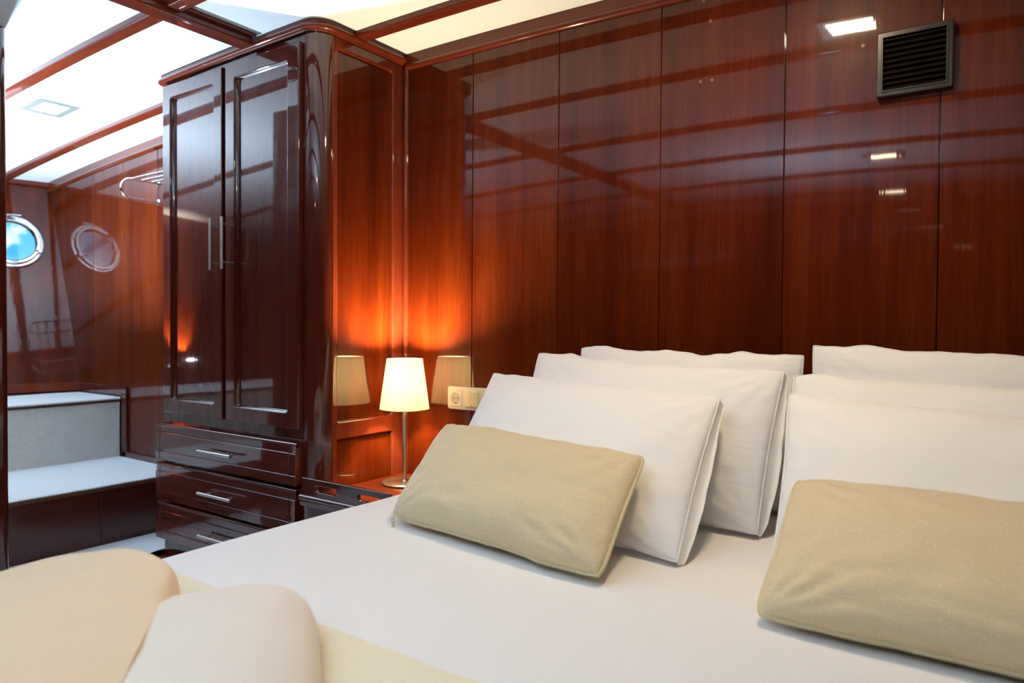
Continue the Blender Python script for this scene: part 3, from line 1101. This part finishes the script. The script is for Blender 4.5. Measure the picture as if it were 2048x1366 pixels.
# ------------------------------------------------------------------ pillows
def pillow(name, label, cat, corners, front, back, mat, seed, group, nu=64, nv=44, pin=(0.03, 0.05), wr=0.004, pip=None, cround=0.003, hem=0.0,
           pexp=2.6, q=0.55):
    BL, BR, TL, TR = [Vector(c) for c in corners]
    cen = (BL + BR + TL + TR) / 4
    root = thing(name, label, cat, (cen.x, cen.y, BZ), group)
    U = ((BR + TR) - (BL + TL)).normalized()
    V = ((TL + TR) - (BL + BR)).normalized()
    N = U.cross(V).normalized()
    if N.y > 0:
        N = -N                       # front faces the room
    rnd = random.Random(seed)
    so_ = rnd.random() * 50

    def mid(u, v):
        uu = u * (1 - pin[0] * (1 - v * v) ** 1.0)
        vv_ = v * (1 - pin[1] * (1 - u * u) ** 1.0)
        ed = 0.010 * noise.noise((u * 3.1 + so_, v * 3.0, seed)) + 0.004 * noise.noise((u * 9 + so_, v * 9, seed + 5))
        k_ = max(abs(u), abs(v)) ** 4
        a, b = (uu + 1) / 2, (vv_ + 1) / 2
        p = BL * (1 - a) * (1 - b) + BR * a * (1 - b) + TL * (1 - a) * b + TR * a * b
        p = p + V * ed * k_ * (1.0 if v > -0.5 else 0.35)
        p = p - (U * math.copysign(1, u) + V * math.copysign(1, v)) * cround * (abs(u * v)) ** 7
        return p

    def th(u, v, T):
        e = max(0.0, (1 - abs(u) ** pexp)) * max(0.0, (1 - abs(v) ** pexp))
        return T * e ** q

    def wrk(u, v, s):
        # creases fanning from the corners + soft lumps
        w_ = 0.0
        for cu_, cv_ in ((-1, -1), (1, -1), (-1, 1), (1, 1)):
            dx, dy = (u - cu_), (v - cv_) * 0.7
            d_ = math.hypot(dx, dy)
            ang = math.atan2(dy, dx)
            w_ += math.exp(-d_ * 2.3) * math.sin(ang * 17 + s + cu_ * 2 + noise.noise((d_ * 3, cu_, s)) * 3) * min(1, d_ * 4)
        w_ += 0.8 * noise.noise((u * 3.2 + s, v * 2.6, s * 2))
        w_ += 0.5 * noise.noise((u * 2.5 + s, v * 9 + u * 2, s * 3))
        # gathers along the edges
        e = max(abs(u), abs(v))
        par = (v if abs(u) > abs(v) else u)
        w_ += 0.55 * max(0, (e - 0.72) / 0.28) * noise.noise((par * 13 + s, u * 1.5, v * 1.5 + s)) * (1 - e) * 6
        return w_

    def cs(i, n):
        t = -1 + 2 * i / n
        return math.sin(t * PI / 2) * 0.55 + t * 0.45

    us = [cs(i, nu) for i in range(nu + 1)]
    vs__ = [cs(j, nv) for j in range(nv + 1)]
    bm = bmesh.new()
    F, B = [], []
    for u in us:
        rf, rb = [], []
        for v in vs__:
            p = mid(u, v)
            edge = abs(u) > 0.99999 or abs(v) > 0.99999
            tf = th(u, v, front) * (1 - 0.12 * v)
            tb = th(u, v, back)
            kk = min(1.0, th(u, v, 1) * 1.6)
            f_ = bm.verts.new(p + N * (tf + wr * kk * wrk(u, v, so_)))
            f_.co.z = max(f_.co.z, BZ + 0.003)
            rf.append(f_)
            if edge:
                rb.append(f_)
            else:
                b_ = bm.verts.new(p - N * (tb + wr * kk * wrk(u, v, so_ + 9)))
                b_.co.z = max(b_.co.z, BZ + 0.003)
                rb.append(b_)
        F.append(rf)
        B.append(rb)
    for i in range(nu):
        for j in range(nv):
            bm.faces.new((F[i][j], F[i + 1][j], F[i + 1][j + 1], F[i][j + 1]))
            try:
                bm.faces.new((B[i][j], B[i][j + 1], B[i + 1][j + 1], B[i + 1][j]))
            except ValueError:
                pass
    obj('cover', bm, mat, root, angle=180)
    loop = [mid(u, -1) for u in us] + [mid(1, v) for v in vs__[1:]] + [mid(u, 1) for u in us[::-1][1:]] + [mid(-1, v) for v in vs__[::-1][1:-1]]
    for p in loop:
        p.z = max(p.z, BZ + 0.006)
    bm = bmesh.new()
    if pip:
        tube(bm, loop, pip[0], 8, closed=True)
        obj('piping', bm, pip[1], root)
    else:
        tube(bm, loop, 0.0022, 6, closed=True)
        obj('seam', bm, mat, root)
    if hem:
        # open end of the pillowcase: a loose second layer standing out behind the right edge
        bm = bmesh.new()
        rows = []
        for v in vs__:
            t = (v + 1) / 2
            p = mid(1, v)
            w_ = 0.003 + hem * (max(0.0, math.sin(PI * min(1.0, t * 1.02))) ** 0.8) * (1.25 - 0.75 * t) + 0.004 * noise.noise((v * 4, seed, 1))
            row = []
            for q_ in range(6):
                f_ = q_ / 5
                c_ = p + U * w_ * f_ * 0.8 - N * (0.002 + 0.020 * f_ + 0.010 * math.sin(PI * f_))
                c_.z = max(c_.z, BZ + 0.004)
                row.append(bm.verts.new(c_))
            rows.append(row)
        for a_, b_ in zip(rows[:-1], rows[1:]):
            for q_ in range(5):
                bm.faces.new((a_[q_], a_[q_ + 1], b_[q_ + 1], b_[q_]))
        n_ = len(rows[0])
        back_rows = [[bm.verts.new(v_.co - N * 0.0025 - U * 0.0008) for v_ in row] for row in rows]
        for a_, b_ in zip(back_rows[:-1], back_rows[1:]):
            for q_ in range(5):
                bm.faces.new((a_[q_], b_[q_], b_[q_ + 1], a_[q_ + 1]))
        for A_, B_ in ((rows, back_rows),):
            for i in range(len(A_) - 1):
                bm.faces.new((A_[i][5], B_[i][5], B_[i + 1][5], A_[i + 1][5]))
        obj('case_hem', bm, mat, root, angle=80)
    return root


z0 = 0.512
GP = 'white bed pillows against the panelling'
pillow('pillow', 'white pillow at the back left, upright against the panelling', 'pillow',
       ((-1.03, 1.80, z0), (-0.41, 1.80, z0), (-1.035, 1.865, 0.903), (-0.405, 1.865, 0.895)), 0.055, 0.035, PILLOW, 3, GP, pin=(0.02, 0.035))
pillow('pillow', 'white pillow in the middle of the left stack of three', 'pillow',
       ((-1.13, 1.60, z0), (-0.431, 1.565, z0), (-1.144, 1.80, 0.884), (-0.421, 1.74, 0.860)), 0.065, 0.04, PILLOW, 11, GP, pin=(0.02, 0.04), hem=0.030)
p1 = pillow('pillow', 'white pillow at the front left, directly behind the left gold cushion', 'pillow',
            ((-1.19, 1.37, z0), (-0.505, 1.294, z0), (-1.23, 1.69, 0.826), (-0.525, 1.60, 0.806)), 0.065, 0.035, PILLOW, 21, GP, pin=(0.02, 0.035), hem=0.024)
pillow('pillow', 'white pillow at the back right, standing highest by the vent side', 'pillow',
       ((-0.38, 1.80, z0), (0.32, 1.80, z0), (-0.386, 1.86, 0.921), (0.32, 1.86, 0.905)), 0.055, 0.035, PILLOW, 33, GP, pin=(0.02, 0.035))
pillow('pillow', 'white pillow in the middle of the right stack of three', 'pillow',
       ((-0.385, 1.57, z0), (0.31, 1.57, z0), (-0.407, 1.76, 0.852), (0.30, 1.75, 0.845)), 0.055, 0.035, PILLOW, 41, GP, pin=(0.02, 0.03))
pillow('pillow', 'white pillow at the front right, directly behind the right gold cushion', 'pillow',
       ((-0.352, 1.37, z0), (0.33, 1.36, z0), (-0.393, 1.655, 0.815), (0.31, 1.64, 0.785)), 0.065, 0.035, PILLOW, 55, GP, pin=(0.02, 0.03))
GG = 'champagne gold scatter cushions'
g1 = pillow('cushion', 'champagne gold shimmering cushion on the left, nearer the lamp', 'cushion',
            ((-1.174, 1.203, z0 + 0.002), (-0.575, 1.111, z0 + 0.002), (-1.197, 1.435, 0.708), (-0.600, 1.362, 0.697)), 0.058, 0.030, GOLD, 64, GG,
            pin=(0.02, 0.05), wr=0.005, pip=(0.0042, GOLD_P), q=0.45, pexp=3.0, cround=0.010)
g2 = pillow('cushion', 'champagne gold shimmering cushion on the right, cut by the frame edge', 'cushion',
            ((-0.312, 1.112, z0 + 0.002), (0.30, 1.11, z0 + 0.002), (-0.316, 1.392, 0.682), (0.30, 1.39, 0.686)), 0.058, 0.045, GOLD, 78, GG,
            pin=(0.02, 0.05), wr=0.005, pip=(0.0042, GOLD_P), q=0.45, pexp=3.0, cround=0.010)

# zip pull at the lower left corner of the left cushion
bm = bmesh.new()
zc = Vector((-1.142, 1.186, BZ + 0.016))
tube(bm, [zc + Vector((0.004 * math.cos(2 * PI * i / 16), -0.006, 0.007 * math.sin(2 * PI * i / 16))) for i in range(16)], 0.0016, 6, closed=True)
box(bm, zc + Vector((-0.004, -0.006, -0.016)), zc + Vector((0.004, -0.003, -0.006)), 0.001, 1)
obj('zip_pull', bm, GOLD_P, g1)

# ------------------------------------------------------------------ cream bedspread over the foot of the bed
bs = thing('bedspread', 'thin cream bedspread lying flat across the foot of the bed', 'bedspread', (-0.42, 0.3, BZ))
bm = bmesh.new()
nx, ny = 120, 50
G = []
for i in range(nx + 1):
    s = -0.10 + 2.14 * i / nx
    row = []
    for j in range(ny + 1):
        y = -0.11 + 0.82 * j / ny
        # follows the mattress over its left edge
        x = BX0 + s
        r = 0.060
        if s < r:
            if s < r - r * PI / 2:
                x, z = BX0 - 0.006, BZ + 0.006 - r - (r - r * PI / 2 - s)
            else:
                t = (r - s) / r
                x, z = BX0 + r - (r + 0.006) * math.sin(t), BZ - r + (r + 0.006) * math.cos(t)
        else:
            x, z = BX0 + s, BZ + 0.006
        if s > 0:
            z += 0.0035 + 0.0032 * noise.noise((x * 5, y * 6, 1.0)) + 0.0022 * noise.noise((x * 14 + y * 5, y * 16, 3.0))
        if x > BX1 - 0.01:
            x = BX1 - 0.01
        row.append(bm.verts.new((x, y + 0.003 * noise.noise((s * 7, 0, 4)), z)))
    G.append(row)
for i in range(nx):
    for j in range(ny):
        bm.faces.new((G[i][j], G[i + 1][j], G[i + 1][j + 1], G[i][j + 1]))
bmesh.ops.recalc_face_normals(bm, faces=bm.faces)
if sum(f.normal.z for f in bm.faces) < 0:
    bmesh.ops.reverse_faces(bm, faces=bm.faces)
bmesh.ops.solidify(bm, geom=bm.faces[:], thickness=-0.003)
obj('cloth', bm, SPREAD, bs, angle=60)
bm = bmesh.new()
pts = []
for i in range(41):
    x_, y_ = -0.728 + 0.775 * 0.6 * i / 40, 0.640 - 0.632 * 0.6 * i / 40
    pts.append((x_, y_, BZ + 0.0095 + 0.0032 * noise.noise((x_ * 5, y_ * 6, 1.0)) + 0.0022 * noise.noise((x_ * 14 + y_ * 5, y_ * 16, 3.0)) + 0.0008))
tube(bm, pts, 0.0014, 6)
obj('stitching', bm, STITCH, bs)

# ------------------------------------------------------------------ beige throw folded in two tongues
tw = thing('throw_blanket', 'beige throw folded in two soft tongues at the near corner of the bed', 'blanket', (-0.9, 0.35, BZ))
da = Vector((0.775, -0.632, 0))      # along the tongues, towards the camera
db = Vector((0.632, 0.775, 0))       # across


def tongue(origin, width, length, h, base, seed, lean=0.0):
    bm = bmesh.new()
    na, nb = 70, 40
    G = []
    for i in range(na + 1):
        a = length * (i / na) ** 1.5
        row = []
        for j in range(nb + 1):
            b = -1 + 2 * j / nb
            bb = math.sin(b * PI / 2)
            ea = min(1.0, a / 0.16)
            wfac = (1 - (1 - ea) ** 2.6) ** (1 / 2.6)
            hh = (max(0.0, 1 - abs(bb) ** 3.0)) ** 0.5 * (0.25 + 0.75 * wfac) * min(1, a / 0.012 + 0.0)
            n_ = noise.noise((a * 6 + seed, b * 2, seed)) * 0.007 + noise.noise((a * 16, b * 4 + seed, 2)) * 0.0025
            p = Vector(origin) + da * a + db * (bb * width / 2 * (0.35 + 0.65 * wfac) + lean * a)
            z = base + h * hh + n_ * min(1, hh * 2)
            row.append(bm.verts.new((p.x, p.y, z)))
        G.append(row)
    for i in range(na):
        for j in range(nb):
            bm.faces.new((G[i][j], G[i + 1][j], G[i + 1][j + 1], G[i][j + 1]))
    return bm


obj('fold', tongue((-0.965, 0.640, 0), 0.268, 0.85, 0.073, BZ + 0.017, 5.0), THROW, tw, angle=180)

# upper flap: lies left of the crease, overlapping the first fold
bm = bmesh.new()
crease0 = Vector((-1.030, 0.600, 0))
na, nb = 60, 46
G = []
for i in range(na + 1):
    a = i / na
    row = []
    for j in range(nb + 1):
        b = j / nb                       # 0 at crease, 1 at left edge of the bed
        c0 = crease0 + da * (0.80 * a)
        # far edge swings from the tip to the bed's left edge
        endp = Vector((-1.415, 0.535, 0)) + Vector((0, -0.62, 0)) * a
        p = c0.lerp(endp, b)
        p.y += 0.055 * math.sin(PI * min(1, b * 1.25)) * (1 - a) ** 2
        hz = 0.072 * (1 - 0.12 * math.exp(-b * 9)) * (1 - max(0, (b - 0.35) / 0.65) ** 1.6) ** 0.9
        drop = 1.0
        if a < 0.06:
            drop = (1 - (1 - a / 0.06) ** 2.2 * 0.65)
        if b < 0.06:
            hz -= 0.030 * (1 - b / 0.06) ** 2 * max(0.0, 1 - a * 5)
        if b > 0.93:
            hz -= (b - 0.93) / 0.07 * 0.03
        n_ = 0.006 * noise.noise((p.x * 7, p.y * 6, 8)) + 0.002 * noise.noise((p.x * 18, p.y * 15, 5))
        row.append(bm.verts.new((p.x, p.y, BZ + 0.019 + hz * drop + n_)))
    G.append(row)
for i in range(na):
    for j in range(nb):
        bm.faces.new((G[i][j], G[i + 1][j], G[i + 1][j + 1], G[i][j + 1]))
bmesh.ops.recalc_face_normals(bm, faces=bm.faces)
if sum(f.normal.z for f in bm.faces) < 0:
    bmesh.ops.reverse_faces(bm, faces=bm.faces)
bmesh.ops.solidify(bm, geom=bm.faces[:], thickness=-0.006)
obj('fold', bm, THROW_B, tw, angle=60)
